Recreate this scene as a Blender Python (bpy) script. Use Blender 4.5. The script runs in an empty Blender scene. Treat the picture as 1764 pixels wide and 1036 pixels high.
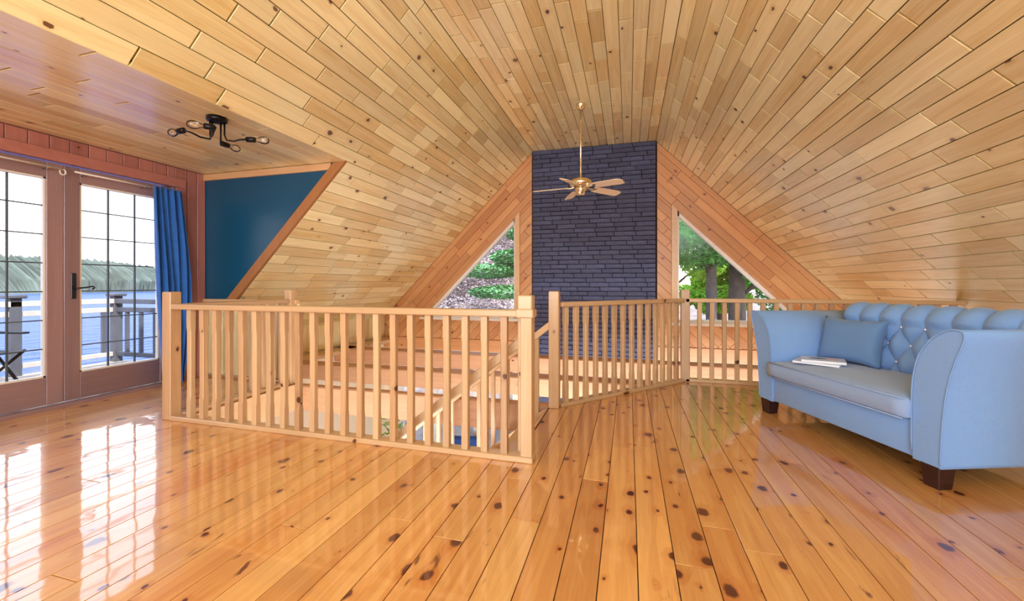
import bpy, bmesh, math, random
from mathutils import Vector, Matrix
random.seed(11)
scene = bpy.context.scene
C = scene.collection

def lin(c):
    c = c / 255.0
    return c / 12.92 if c <= 0.04045 else ((c + 0.055) / 1.055) ** 2.4
def col(r, g, b, a=1.0):
    return (lin(r), lin(g), lin(b), a)

# ------------------------------------------------------------------ camera
F_PX, PPX, HORIZON, CAM_Z = 720.0, 878.0, 490.0, 1.07
YAW = math.atan2(205, 720)
cam = bpy.data.cameras.new('camera')
cam.sensor_width = 36.0
cam.lens = F_PX / 1764 * 36.0
cam.shift_x = (882 - PPX) / 1764
cam.shift_y = -(518 - HORIZON) / 1764
cam.clip_start, cam.clip_end = 0.05, 3000
cam_o = bpy.data.objects.new('camera', cam)
cam_o.location = (0, 0, CAM_Z)
cam_o.rotation_euler = (math.radians(90), 0, YAW)
C.objects.link(cam_o)
scene.camera = cam_o

# ------------------------------------------------------------------ world, sun, added fill lamps, exposure
SKY, SUN, BACK_FILL, LOWER_FILL, EXPOSURE = 3.8, 8.0, 190.0, 400.0, 0.2
world = bpy.data.worlds.new('world'); scene.world = world
world.use_nodes = True
nt = world.node_tree; nt.nodes.clear()
wo = nt.nodes.new('ShaderNodeOutputWorld'); bg = nt.nodes.new('ShaderNodeBackground')
tc = nt.nodes.new('ShaderNodeTexCoord'); sx = nt.nodes.new('ShaderNodeSeparateXYZ'); rp = nt.nodes.new('ShaderNodeValToRGB')
nt.links.new(tc.outputs['Generated'], sx.inputs[0]); nt.links.new(sx.outputs['Z'], rp.inputs[0])
rp.color_ramp.elements[0].position = 0.0; rp.color_ramp.elements[0].color = (0.90, 0.80, 0.78, 1)
rp.color_ramp.elements[1].position = 0.55; rp.color_ramp.elements[1].color = (0.62, 0.76, 1.0, 1)
e = rp.color_ramp.elements.new(0.16); e.color = (0.86, 0.82, 0.86, 1)
nt.links.new(rp.outputs[0], bg.inputs[0]); bg.inputs[1].default_value = SKY
nt.links.new(bg.outputs[0], wo.inputs[0])

sun = bpy.data.lights.new('sun', 'SUN'); sun.energy = SUN; sun.angle = 0.03; sun.color = (1, .95, .86)
sun_o = bpy.data.objects.new('sun', sun); C.objects.link(sun_o)
sun_o.rotation_euler = Vector((-.62, .42, -.75)).to_track_quat('-Z', 'Y').to_euler()

def area(name, loc, direction, sx_, sy_, power, color):
    l = bpy.data.lights.new(name, 'AREA'); l.shape = 'RECTANGLE'; l.size = sx_; l.size_y = sy_
    l.energy = power; l.color = color
    o = bpy.data.objects.new(name, l); C.objects.link(o); o.location = loc
    o.rotation_euler = Vector(direction).to_track_quat('-Z', 'Y').to_euler()
    return o
# unseen area lamps added behind the camera and under the loft as fill
area('back_fill_light', (-.62, -2.62, 1.75), (0, 1, -.05), 4.2, 2.3, BACK_FILL, (.80, .90, 1.0))
area('lower_fill_light', (0.1, 2.47, -1.45), (0, 1, 0), 6.4, 2.0, LOWER_FILL, (.88, .95, 1.0))

scene.view_settings.view_transform = 'Standard'
scene.view_settings.look = 'None'
scene.view_settings.gamma = 1.0
scene.view_settings.use_curve_mapping = False
scene.view_settings.exposure = EXPOSURE
scene.cycles.max_bounces = 10
scene.cycles.diffuse_bounces = 5
scene.cycles.transparent_max_bounces = 16
scene.cycles.caustics_reflective = False
scene.cycles.caustics_refractive = False
scene.cycles.sample_clamp_indirect = 6.0

# ------------------------------------------------------------------ materials
def base_mat(name):
    m = bpy.data.materials.new(name); m.use_nodes = True
    n = m.node_tree.nodes; p = n['Principled BSDF']
    return m, m.node_tree, n, p

def plain(name, c, rough=.5, metal=0.0, var=0.0, noise=0.0, nscale=20, bump=0.0, coat=0.0, emit=None, sheen=0.0):
    m, t, n, p = base_mat(name); L = t.links
    p.inputs['Base Color'].default_value = c; p.inputs['Roughness'].default_value = rough
    p.inputs['Metallic'].default_value = metal; p.inputs['Coat Weight'].default_value = coat
    if sheen: p.inputs['Sheen Weight'].default_value = sheen
    if emit: p.inputs['Emission Color'].default_value = emit[0]; p.inputs['Emission Strength'].default_value = emit[1]
    t_ = n.new('ShaderNodeTexCoord'); no = n.new('ShaderNodeTexNoise'); no.inputs['Scale'].default_value = nscale; no.inputs['Detail'].default_value = 4
    L.new(t_.outputs['Object'], no.inputs['Vector'])
    oi = n.new('ShaderNodeObjectInfo'); mr = n.new('ShaderNodeMapRange')
    mr.inputs['To Min'].default_value = 1 - var; mr.inputs['To Max'].default_value = 1 + var; L.new(oi.outputs['Random'], mr.inputs['Value'])
    m2 = n.new('ShaderNodeMapRange'); m2.inputs['From Min'].default_value = .3; m2.inputs['From Max'].default_value = .7
    m2.inputs['To Min'].default_value = 1 - noise; m2.inputs['To Max'].default_value = 1 + noise; L.new(no.outputs['Fac'], m2.inputs['Value'])
    mu = n.new('ShaderNodeMath'); mu.operation = 'MULTIPLY'; L.new(mr.outputs[0], mu.inputs[0]); L.new(m2.outputs[0], mu.inputs[1])
    hs = n.new('ShaderNodeHueSaturation'); hs.inputs['Color'].default_value = c; L.new(mu.outputs[0], hs.inputs['Value'])
    L.new(hs.outputs[0], p.inputs['Base Color'])
    if bump:
        b = n.new('ShaderNodeBump'); b.inputs['Strength'].default_value = bump; b.inputs['Distance'].default_value = .01
        L.new(no.outputs['Fac'], b.inputs['Height']); L.new(b.outputs[0], p.inputs['Normal'])
    return m

def wood(name, light, dark, knot, axis='X', knots=.35, rough=.4, coat=0.0, coat_rough=.1, var=.12, kscale=5.0, ksize=.12,
         streak=.45, bump=.05, wave=0.0, ior=1.5, coat_ior=1.5, tint=.5, scar=0.0):
    m, t, n, p = base_mat(name); L = t.links
    def node(k, **kw):
        x = n.new(k)
        for a, v in kw.items(): setattr(x, a, v)
        return x
    def math_(op, a, b=None, clamp=False):
        x = node('ShaderNodeMath', operation=op, use_clamp=clamp)
        for i, v in enumerate((a, b)):
            if v is None: continue
            if isinstance(v, (int, float)): x.inputs[i].default_value = v
            else: L.new(v, x.inputs[i])
        return x.outputs[0]
    tc = node('ShaderNodeTexCoord'); oi = node('ShaderNodeObjectInfo'); sep = node('ShaderNodeSeparateXYZ')
    L.new(tc.outputs['Object'], sep.inputs[0])
    o = {'X': ('X', 'Y', 'Z'), 'Y': ('Y', 'X', 'Z'), 'Z': ('Z', 'X', 'Y')}[axis]
    cmb = node('ShaderNodeCombineXYZ')
    R = oi.outputs['Random']
    L.new(math_('ADD', sep.outputs[o[0]], math_('MULTIPLY', R, 173.0)), cmb.inputs[0])
    L.new(math_('ADD', math_('ADD', sep.outputs[o[1]], sep.outputs[o[2]]), math_('MULTIPLY', R, 57.0)), cmb.inputs[1])
    L.new(math_('ADD', sep.outputs[o[2]], math_('MULTIPLY', R, 91.0)), cmb.inputs[2])
    V = cmb.outputs[0]
    # knots
    mp = node('ShaderNodeMapping'); mp.inputs['Scale'].default_value = (.72, 1, 1); L.new(V, mp.inputs[0])
    dn = node('ShaderNodeTexNoise'); dn.inputs['Scale'].default_value = 16; dn.inputs['Detail'].default_value = 3; L.new(V, dn.inputs['Vector'])
    vo = node('ShaderNodeTexVoronoi', voronoi_dimensions='2D'); vo.inputs['Scale'].default_value = kscale; L.new(mp.outputs[0], vo.inputs['Vector'])
    cs = node('ShaderNodeSeparateColor'); L.new(vo.outputs['Color'], cs.inputs[0])
    dist = math_('ADD', vo.outputs['Distance'], math_('MULTIPLY', math_('SUBTRACT', dn.outputs['Fac'], .5), .26))
    gate = math_('LESS_THAN', cs.outputs[0], knots)
    rad = math_('ADD', math_('MULTIPLY', math_('MULTIPLY', cs.outputs[1], cs.outputs[1]), ksize), ksize * .35)
    core = math_('MULTIPLY', math_('SUBTRACT', 1.0, math_('DIVIDE', dist, rad), True), gate)
    core = math_('MULTIPLY', core, 2.6, True)
    halo = math_('MULTIPLY', math_('SUBTRACT', 1.0, math_('DIVIDE', dist, math_('MULTIPLY', rad, 2.8)), True), gate)
    # grain, bent round the knots
    mg = node('ShaderNodeMapping'); mg.inputs['Scale'].default_value = (1.1, 16, 16); L.new(V, mg.inputs[0])
    g1 = node('ShaderNodeTexNoise'); g1.inputs['Scale'].default_value = 1.0; g1.inputs['Detail'].default_value = 5; g1.inputs['Distortion'].default_value = .6
    L.new(mg.outputs[0], g1.inputs['Vector'])
    mg2 = node('ShaderNodeMapping'); mg2.inputs['Scale'].default_value = (2.2, 90, 90); L.new(V, mg2.inputs[0])
    g2 = node('ShaderNodeTexNoise'); g2.inputs['Scale'].default_value = 1.0; g2.inputs['Detail'].default_value = 2; L.new(mg2.outputs[0], g2.inputs['Vector'])
    rings = math_('SINE', math_('ADD', math_('MULTIPLY', g1.outputs['Fac'], 42.0), math_('MULTIPLY', halo, 9.0)))
    f = math_('ADD', math_('MULTIPLY', math_('SUBTRACT', g1.outputs['Fac'], .5), 1.6), math_('MULTIPLY', rings, .10))
    f = math_('ADD', f, math_('MULTIPLY', math_('SUBTRACT', g2.outputs['Fac'], .5), .5))
    wn = node('ShaderNodeTexWhiteNoise', noise_dimensions='1D'); L.new(math_('MULTIPLY', R, 917.0), wn.inputs['W'])
    f = math_('ADD', math_('MULTIPLY', f, streak), math_('MULTIPLY', math_('SUBTRACT', wn.outputs['Value'], .5), tint))
    f = math_('ADD', f, .42, True)
    f = math_('ADD', f, math_('MULTIPLY', halo, .45), True)
    mx = node('ShaderNodeMix', data_type='RGBA'); mx.inputs[6].default_value = light; mx.inputs[7].default_value = dark; L.new(f, mx.inputs[0])
    mk = node('ShaderNodeMix', data_type='RGBA'); mk.inputs[7].default_value = knot; L.new(mx.outputs[2], mk.inputs[6]); L.new(core, mk.inputs[0])
    if scar:
        ms = node('ShaderNodeMapping'); ms.inputs['Scale'].default_value = (3.2, 11, 1); ms.inputs['Rotation'].default_value = (0, 0, .5); L.new(V, ms.inputs[0])
        s1 = node('ShaderNodeTexNoise'); s1.inputs['Scale'].default_value = 1.0; s1.inputs['Detail'].default_value = 4; s1.inputs['Distortion'].default_value = 1.6; L.new(ms.outputs[0], s1.inputs['Vector'])
        sm = math_('MULTIPLY', math_('MULTIPLY', math_('SUBTRACT', s1.outputs['Fac'], .685), 16.0, True), scar, True)
        mk2 = node('ShaderNodeMix', data_type='RGBA'); mk2.inputs[7].default_value = knot; L.new(mk.outputs[2], mk2.inputs[6]); L.new(sm, mk2.inputs[0]); mk = mk2
    mr = node('ShaderNodeMapRange'); mr.inputs['To Min'].default_value = 1 - var; mr.inputs['To Max'].default_value = 1 + var; L.new(R, mr.inputs['Value'])
    hs = node('ShaderNodeHueSaturation'); L.new(mk.outputs[2], hs.inputs['Color']); L.new(mr.outputs[0], hs.inputs['Value'])
    L.new(hs.outputs[0], p.inputs['Base Color'])
    p.inputs['Roughness'].default_value = rough; p.inputs['IOR'].default_value = ior
    p.inputs['Coat Weight'].default_value = coat; p.inputs['Coat Roughness'].default_value = coat_rough; p.inputs['Coat IOR'].default_value = coat_ior
    if bump:
        b = node('ShaderNodeBump'); b.inputs['Strength'].default_value = bump; b.inputs['Distance'].default_value = .004
        L.new(g2.outputs['Fac'], b.inputs['Height']); L.new(b.outputs[0], p.inputs['Normal'])
    if wave:
        wv = node('ShaderNodeTexNoise'); wv.inputs['Scale'].default_value = 7.0; wv.inputs['Detail'].default_value = 1; L.new(V, wv.inputs['Vector'])
        b2 = node('ShaderNodeBump'); b2.inputs['Strength'].default_value = wave; b2.inputs['Distance'].default_value = .01
        L.new(wv.outputs['Fac'], b2.inputs['Height']); L.new(b2.outputs[0], p.inputs['Coat Normal'])
    return m

def glass(name, refl=.08, tint=(1, 1, 1, 1)):
    m, t, n, p = base_mat(name); L = t.links; n.remove(p)
    out = n['Material Output']; tr = n.new('ShaderNodeBsdfTransparent'); gl = n.new('ShaderNodeBsdfGlossy'); mx = n.new('ShaderNodeMixShader')
    fr = n.new('ShaderNodeFresnel'); fr.inputs[0].default_value = 1.45
    tr.inputs[0].default_value = tint; gl.inputs['Roughness'].default_value = .02
    mu = n.new('ShaderNodeMath'); mu.operation = 'MULTIPLY'; mu.inputs[1].default_value = refl / .08; L.new(fr.outputs[0], mu.inputs[0])
    mu.use_clamp = True
    L.new(mu.outputs[0], mx.inputs[0]); L.new(tr.outputs[0], mx.inputs[1]); L.new(gl.outputs[0], mx.inputs[2]); L.new(mx.outputs[0], out.inputs[0])
    return m

KN = col(84, 24, 8)
M = {}
M['floor'] = wood('varnished_pine_floor', col(228, 178, 108), col(190, 118, 54), KN, knots=.58, rough=.35, coat=1.0, coat_rough=.04, coat_ior=1.65, kscale=6.2, ksize=.15, var=.10, tint=.55, wave=.10, bump=.03, scar=.8, streak=.7)
M['ceil'] = wood('varnished_pine_ceiling', col(252, 246, 196), col(218, 192, 124), col(92, 58, 30), knots=.24, rough=.42, coat=1.0, coat_rough=.24, coat_ior=2.1, var=.10, ksize=.10, tint=.85, streak=.7)
M['gable'] = wood('pine_wall_boards', col(214, 162, 110), col(184, 120, 72), col(110, 50, 25), knots=.22, rough=.45, coat=.3, coat_rough=.25, var=.10, ksize=.09, tint=.6)
M['pine_x'] = wood('pine_trim_along_x', col(228, 198, 156), col(200, 154, 110), col(90, 45, 22), 'X', knots=.2, rough=.4, coat=.3, coat_rough=.2, kscale=4, ksize=.08)
M['pine_y'] = wood('pine_trim_along_y', col(228, 198, 156), col(200, 154, 110), col(90, 45, 22), 'Y', knots=.2, rough=.4, coat=.3, coat_rough=.2, kscale=4, ksize=.08)
M['rail_x'] = wood('pine_handrail', col(214, 184, 142), col(184, 142, 100), col(90, 45, 22), 'X', knots=.2, rough=.35, coat=.5, coat_rough=.15, kscale=4, ksize=.08)
M['rail_z'] = wood('pine_baluster', col(214, 184, 142), col(178, 136, 94), col(80, 40, 20), 'Z', knots=.22, rough=.4, coat=.4, coat_rough=.2, kscale=5, ksize=.09, var=.12)
M['beam'] = wood('rough_timber_beam', col(204, 160, 122), col(166, 116, 84), col(90, 45, 30), 'X', knots=.2, rough=.6, kscale=3, ksize=.09)
M['cedar'] = wood('red_cedar_board', col(192, 130, 118), col(154, 96, 90), col(60, 20, 28), 'X', knots=.2, rough=.4, coat=.3, coat_rough=.2, kscale=4, ksize=.1)
M['cedar_z'] = wood('red_cedar_upright', col(192, 130, 118), col(154, 96, 90), col(60, 20, 28), 'Z', knots=.2, rough=.4, coat=.3, coat_rough=.2, kscale=4, ksize=.1)
M['doorwood'] = wood('stained_door_wood', col(160, 132, 134), col(128, 100, 104), col(80, 50, 50), 'Z', knots=.05, rough=.35, coat=.3, coat_rough=.15)
M['doorwood_y'] = wood('stained_door_wood_rail', col(160, 132, 134), col(128, 100, 104), col(80, 50, 50), 'Y', knots=.05, rough=.35, coat=.3, coat_rough=.15)
M['brown'] = wood('brown_stained_trim', col(178, 124, 76), col(140, 92, 50), col(90, 50, 25), 'Z', knots=.1, rough=.5)
M['backing'] = plain('dark_sheathing', col(58, 36, 20), .9)
M['brick'] = plain('navy_painted_brick', col(66, 72, 106), .6, var=.22, noise=.3, nscale=30, bump=.6)
M['mortar'] = plain('dark_mortar', col(26, 27, 40), .9)
M['bluewall'] = plain('teal_navy_paint', col(20, 82, 118), .34, noise=.03, nscale=6)
M['white'] = plain('white_vinyl', col(236, 234, 228), .35)
M['wallpaint'] = plain('cream_plaster', col(238, 226, 204), .7, noise=.03)
M['black'] = plain('black_metal', col(22, 22, 26), .35, metal=.6)
M['bronze'] = plain('dark_bronze', col(62, 66, 74), .35, metal=.8)
M['grille'] = plain('grey_grille_bar', col(70, 84, 92), .45)
M['silver'] = plain('brushed_nickel', col(205, 205, 210), .22, metal=1.0)
M['brass'] = plain('polished_brass', col(236, 222, 190), .2, metal=1.0)
M['blade'] = wood('light_fan_blade', col(254, 242, 216), col(242, 216, 176), col(180, 130, 80), 'X', knots=0, rough=.4)
M['curtain'] = plain('blue_curtain_fabric', col(32, 104, 192), .75, noise=.10, nscale=9, sheen=.3)
M['sofa'] = plain('pale_blue_linen', col(122, 164, 220), .85, noise=.06, nscale=220, bump=.15, sheen=.25)
M['seat'] = plain('grey_blue_seat_linen', col(140, 168, 210), .85, noise=.07, nscale=160, bump=.15, sheen=.2)
M['pillow'] = plain('slate_blue_linen', col(98, 138, 188), .85, noise=.06, nscale=200, bump=.15, sheen=.2)
M['legwood'] = plain('dark_walnut_leg', col(48, 24, 24), .35, noise=.2, nscale=14)
M['button'] = plain('crystal_button', col(235, 240, 248), .08, metal=.6)
M['paper'] = plain('paper_pages', col(240, 242, 246), .6)
M['cover'] = plain('magazine_cover_pale', col(206, 218, 232), .3)
M['ink'] = plain('magazine_cover_dark_print', col(40, 48, 66), .3)
M['pink'] = plain('magazine_cover_pink_print', col(220, 170, 176), .3)
M['glass'] = glass('window_glass', .05)
M['bulb'] = glass('clear_bulb_glass', .16)
M['filament'] = plain('bulb_filament', col(220, 190, 120), .3, metal=.7)
M['deck'] = plain('weathered_deck_wood', col(150, 140, 130), .8, noise=.15, nscale=10)
M['deckrail'] = plain('pale_deck_rail', col(170, 166, 162), .7, noise=.1, nscale=8)
M['deckdark'] = plain('dark_deck_timber', col(70, 74, 84), .7, noise=.15, nscale=8)
M['sling'] = plain('black_sling_fabric', col(34, 38, 46), .8)
def leafmat(name, c):
    m = plain(name, c, .6, noise=.35, nscale=1.1); t = m.node_tree; n = t.nodes; p = n['Principled BSDF']; out = n['Material Output']
    tl = n.new('ShaderNodeBsdfTranslucent'); mx = n.new('ShaderNodeMixShader'); mx.inputs[0].default_value = .45
    t.links.new(p.inputs['Base Color'].links[0].from_socket, tl.inputs[0]); t.links.new(p.outputs[0], mx.inputs[1]); t.links.new(tl.outputs[0], mx.inputs[2]); t.links.new(mx.outputs[0], out.inputs[0])
    return m
M['leaf'] = leafmat('bright_green_leaf', col(158, 204, 80)); M['leaf2'] = leafmat('deep_green_leaf', col(92, 160, 84))
M['needle'] = plain('conifer_green', col(96, 150, 96), .7, noise=.3, nscale=1.5)
M['twig'] = plain('grey_brown_twigs', col(150, 136, 140), .9, noise=.4, nscale=2.0)
M['ground'] = plain('leaf_litter_ground', col(116, 104, 100), .95, noise=.4, nscale=2.5)
M['bark'] = plain('grey_bark', col(70, 64, 62), .9, noise=.35, nscale=6, bump=.5)
M['farwood'] = plain('hazy_far_trees', col(78, 88, 82), .95, noise=.25, nscale=.05)
M['lowfloor'] = wood('lower_wood_floor', col(216, 160, 104), col(180, 112, 62), KN, 'X', knots=.2, rough=.3)
M['darkblue'] = plain('navy_upholstery', col(26, 60, 120), .8)
M['terracotta'] = plain('terracotta', col(170, 96, 60), .8)

def water_mat():
    m, t, n, p = base_mat('lake_water'); L = t.links
    p.inputs['Base Color'].default_value = col(14, 60, 130); p.inputs['Roughness'].default_value = .4; p.inputs['Specular IOR Level'].default_value = .12
    t_ = n.new('ShaderNodeTexCoord'); mp = n.new('ShaderNodeMapping'); mp.inputs['Scale'].default_value = (.35, .12, 1)
    no = n.new('ShaderNodeTexNoise'); no.inputs['Scale'].default_value = 2.0; no.inputs['Detail'].default_value = 5
    L.new(t_.outputs['Object'], mp.inputs[0]); L.new(mp.outputs[0], no.inputs['Vector'])
    b = n.new('ShaderNodeBump'); b.inputs['Strength'].default_value = .9; b.inputs['Distance'].default_value = 1.5
    L.new(no.outputs['Fac'], b.inputs['Height']); L.new(b.outputs[0], p.inputs['Normal'])
    return m
M['water'] = water_mat()

# ------------------------------------------------------------------ helpers
def link(o, parent=None):
    C.objects.link(o)
    if parent is not None: o.parent = parent
    return o
def tag(o, label=None, cat=None, group=None, kind=None):
    if label: o['label'] = label
    if cat: o['category'] = cat
    if group: o['group'] = group
    if kind: o['kind'] = kind
    return o
def empty(name, loc=(0, 0, 0), rz=0.0, label=None, cat=None, group=None, kind=None, rot=None):
    o = bpy.data.objects.new(name, None); o.empty_display_size = .1
    o.location = loc; o.rotation_euler = rot if rot else (0, 0, rz); C.objects.link(o)
    return tag(o, label, cat, group, kind)
def mesh(name, verts, faces, mat, parent=None, smooth=False):
    me = bpy.data.meshes.new(name); me.from_pydata([tuple(v) for v in verts], [], faces); me.update()
    bm = bmesh.new(); bm.from_mesh(me); bmesh.ops.recalc_face_normals(bm, faces=bm.faces); bm.to_mesh(me); bm.free()
    me.materials.append(mat)
    if smooth:
        for p in me.polygons: p.use_smooth = True
    return link(bpy.data.objects.new(name, me), parent)
def from_bm(name, bm, mat, parent=None, smooth=False):
    me = bpy.data.meshes.new(name); bmesh.ops.recalc_face_normals(bm, faces=bm.faces); bm.to_mesh(me); bm.free()
    me.materials.append(mat)
    if smooth:
        for p in me.polygons: p.use_smooth = True
    return link(bpy.data.objects.new(name, me), parent)
def bm_box(bm, x0, x1, y0, y1, z0, z1, bev=0.0, mtx=None, seg=1):
    r = bmesh.ops.create_cube(bm, size=1.0)
    for v in r['verts']:
        v.co = Vector(((x0 + x1) / 2 + v.co.x * (x1 - x0), (y0 + y1) / 2 + v.co.y * (y1 - y0), (z0 + z1) / 2 + v.co.z * (z1 - z0)))
    vs = r['verts']
    if bev:
        es = list({e for v in vs for e in v.link_edges})
        q = bmesh.ops.bevel(bm, geom=es, offset=bev, segments=seg, affect='EDGES', profile=.5)
        vs = list({v for f in q['faces'] for v in f.verts} | {v for v in vs if v.is_valid})
    if mtx is not None:
        for v in vs: v.co = mtx @ v.co
def box(name, x0, x1, y0, y1, z0, z1, mat, parent=None, bev=0.003, smooth=False, seg=1, center=True):
    """box with its own origin at its centre so that grain and noise are its own"""
    bm = bmesh.new(); cx, cy, cz = (x0 + x1) / 2, (y0 + y1) / 2, (z0 + z1) / 2
    if not center: cx = cy = cz = 0
    bm_box(bm, x0 - cx, x1 - cx, y0 - cy, y1 - cy, z0 - cz, z1 - cz, bev, seg=seg)
    o = from_bm(name, bm, mat, parent, smooth); o.location = (cx, cy, cz); return o
def tube_bm(bm, pts, r, n=8, cap=True):
    pts = [Vector(p) for p in pts]; rings = []
    rs = r if isinstance(r, (list, tuple)) else [r] * len(pts)
    prev = None
    for i, p in enumerate(pts):
        d = (pts[min(i + 1, len(pts) - 1)] - pts[max(i - 1, 0)]).normalized()
        if prev is None:
            a = d.orthogonal().normalized()
        else:
            a = (prev - d * prev.dot(d)).normalized()
        prev = a; b = d.cross(a)
        rings.append([bm.verts.new(p + (a * math.cos(2 * math.pi * k / n) + b * math.sin(2 * math.pi * k / n)) * rs[i]) for k in range(n)])
    for i in range(len(rings) - 1):
        for k in range(n):
            bm.faces.new((rings[i][k], rings[i][(k + 1) % n], rings[i + 1][(k + 1) % n], rings[i + 1][k]))
    if cap:
        bm.faces.new(rings[0][::-1]); bm.faces.new(rings[-1])
def tube(name, pts, r, mat, parent=None, n=8, smooth=True):
    bm = bmesh.new(); tube_bm(bm, pts, r, n); return from_bm(name, bm, mat, parent, smooth)
def lathe(name, prof, mat, parent=None, n=24, smooth=True, loc=(0, 0, 0), rot=None):
    bm = bmesh.new(); rings = []
    for r, z in prof:
        rings.append([bm.verts.new((max(r, 1e-4) * math.cos(2 * math.pi * k / n), max(r, 1e-4) * math.sin(2 * math.pi * k / n), z)) for k in range(n)])
    for i in range(len(rings) - 1):
        for k in range(n):
            bm.faces.new((rings[i][k], rings[i][(k + 1) % n], rings[i + 1][(k + 1) % n], rings[i + 1][k]))
    bm.faces.new(rings[0][::-1]); bm.faces.new(rings[-1])
    o = from_bm(name, bm, mat, parent, smooth); o.location = loc
    if rot: o.rotation_euler = rot
    return o
def prism(name, poly, axis, a0, a1, mat, parent=None, bev=0.0, smooth=False):
    """polygon (two coords) extruded along an axis: axis 'Y' -> poly (x,z); 'X' -> (y,z); 'Z' -> (x,y)"""
    def P(p, a): return {'Y': (p[0], a, p[1]), 'X': (a, p[0], p[1]), 'Z': (p[0], p[1], a)}[axis]
    bm = bmesh.new()
    v0 = [bm.verts.new(P(p, a0)) for p in poly]; v1 = [bm.verts.new(P(p, a1)) for p in poly]; n = len(poly)
    bm.faces.new(v0); bm.faces.new(v1[::-1])
    for k in range(n): bm.faces.new((v0[k], v0[(k + 1) % n], v1[(k + 1) % n], v1[k]))
    if bev: bmesh.ops.bevel(bm, geom=list(bm.edges), offset=bev, segments=2, affect='EDGES', profile=.5)
    return from_bm(name, bm, mat, parent, smooth)

# ---- boards: convex polygons in a plane (u along the grain, w across), chamfered edges
def frame(origin, u, w):
    u, w = Vector(u).normalized(), Vector(w).normalized(); n = u.cross(w)
    m = Matrix((u, w, n)).transposed().to_4x4(); m.translation = Vector(origin); return m
def area2(p): return .5 * sum(p[i][0] * p[(i + 1) % len(p)][1] - p[(i + 1) % len(p)][0] * p[i][1] for i in range(len(p)))
def clip(poly, region):
    """clip a polygon to a convex region, both (u,w)"""
    if area2(region) < 0: region = region[::-1]
    out = poly
    for i in range(len(region)):
        a, b = region[i], region[(i + 1) % len(region)]; src, out = out, []
        def side(p): return (b[0] - a[0]) * (p[1] - a[1]) - (b[1] - a[1]) * (p[0] - a[0])
        for k in range(len(src)):
            p, q = src[k], src[(k + 1) % len(src)]; sp, sq = side(p), side(q)
            if sp >= 0: out.append(p)
            if (sp > 0 > sq) or (sp < 0 < sq):
                t = sp / (sp - sq); out.append((p[0] + (q[0] - p[0]) * t, p[1] + (q[1] - p[1]) * t))
        if len(out) < 3: return []
    res = []
    for p in out:
        if not res or math.hypot(p[0] - res[-1][0], p[1] - res[-1][1]) > 1e-4: res.append(p)
    if len(res) > 2 and math.hypot(res[0][0] - res[-1][0], res[0][1] - res[-1][1]) < 1e-4: res.pop()
    return res if len(res) > 2 else []
def inset(poly, d):
    if area2(poly) < 0: poly = poly[::-1]
    n = len(poly); out = []
    for i in range(n):
        a, b, c = Vector(poly[i - 1]), Vector(poly[i]), Vector(poly[(i + 1) % n])
        d1, d2 = (b - a).normalized(), (c - b).normalized()
        n1, n2 = Vector((-d1.y, d1.x)), Vector((-d2.y, d2.x))
        k = 1 + n1.dot(n2)
        out.append(tuple(b + (n1 + n2) * (d / max(k, .35))))
    return out
def board_geo(poly, th, ch, gap):
    p = inset(poly, gap); q = inset(p, ch); n = len(p)
    v = [(x, y, 0) for x, y in q] + [(x, y, -ch) for x, y in p] + [(x, y, -th) for x, y in p]
    f = [tuple(range(n))]
    for r in (0, n):
        for k in range(n): f.append((r + k, r + n + k, r + n + (k + 1) % n, r + (k + 1) % n))
    return v, f
def board(name, poly, fr, mat, parent, th=.02, ch=.003, gap=.002, lift=0.0):
    if abs(area2(poly)) < 4e-4: return None
    cx = min(p[0] for p in poly); cy = sum(p[1] for p in poly) / len(poly)
    v, f = board_geo([(x - cx, y - cy) for x, y in poly], th, ch, gap)
    me = bpy.data.meshes.new(name); me.from_pydata(v, [], f); me.materials.append(mat)
    o = link(bpy.data.objects.new(name, me), parent)
    o.matrix_world = fr @ Matrix.Translation((cx, cy, lift)); return o
def boards_joined(name, polys, fr, mat, parent, th=.02, ch=.002, gap=.0028):
    V, Fc = [], []
    for p in polys:
        v, f = board_geo(p, th, ch, gap); k = len(V); V += v; Fc += [tuple(i + k for i in q) for q in f]
    me = bpy.data.meshes.new(name); me.from_pydata(V, [], Fc); me.materials.append(mat)
    o = link(bpy.data.objects.new(name, me), parent); o.matrix_world = fr; o['kind'] = 'stuff'; return o
def cuts(a, b, lo, hi):
    """random butt joints between a and b"""
    out = [a]; x = a + random.uniform(.15, hi)
    while x < b - lo * .6: out.append(x); x += random.uniform(lo, hi)
    out.append(b); return out
def strip_boards(name, region, fr, width, lo, hi, mat, parent, w0=None, **kw):
    us = [p[0] for p in region]; ws = [p[1] for p in region]
    w = min(ws) if w0 is None else w0
    while w < max(ws) - 1e-4:
        cs = cuts(min(us), max(us), lo, hi)
        for a, b in zip(cs, cs[1:]):
            q = clip([(a, w), (b, w), (b, w + width), (a, w + width)], region)
            if q: board(name, q, fr, mat, parent, **kw)
        w += width

# ------------------------------------------------------------------ main dimensions (metres, camera stands at x=0 y=0)
ZC, XL, XR, XM = 3.49, -1.68, .44, -.62          # flat ceiling strip
YW = 7.46                                        # gable wall
XD = -4.76                                       # dormer door wall and left eave wall
XE = 3.52                                        # right eave wall
YB = -2.7                                        # wall behind the camera
YD = 3.73                                        # blue dormer cheek
ZD = 2.35                                        # dormer ceiling
XDC = XL - (ZC - ZD)                             # where dormer ceiling meets the slope
ZL = -2.6                                        # lower storey floor
S2 = math.sqrt(.5)
PW = .1345

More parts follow.
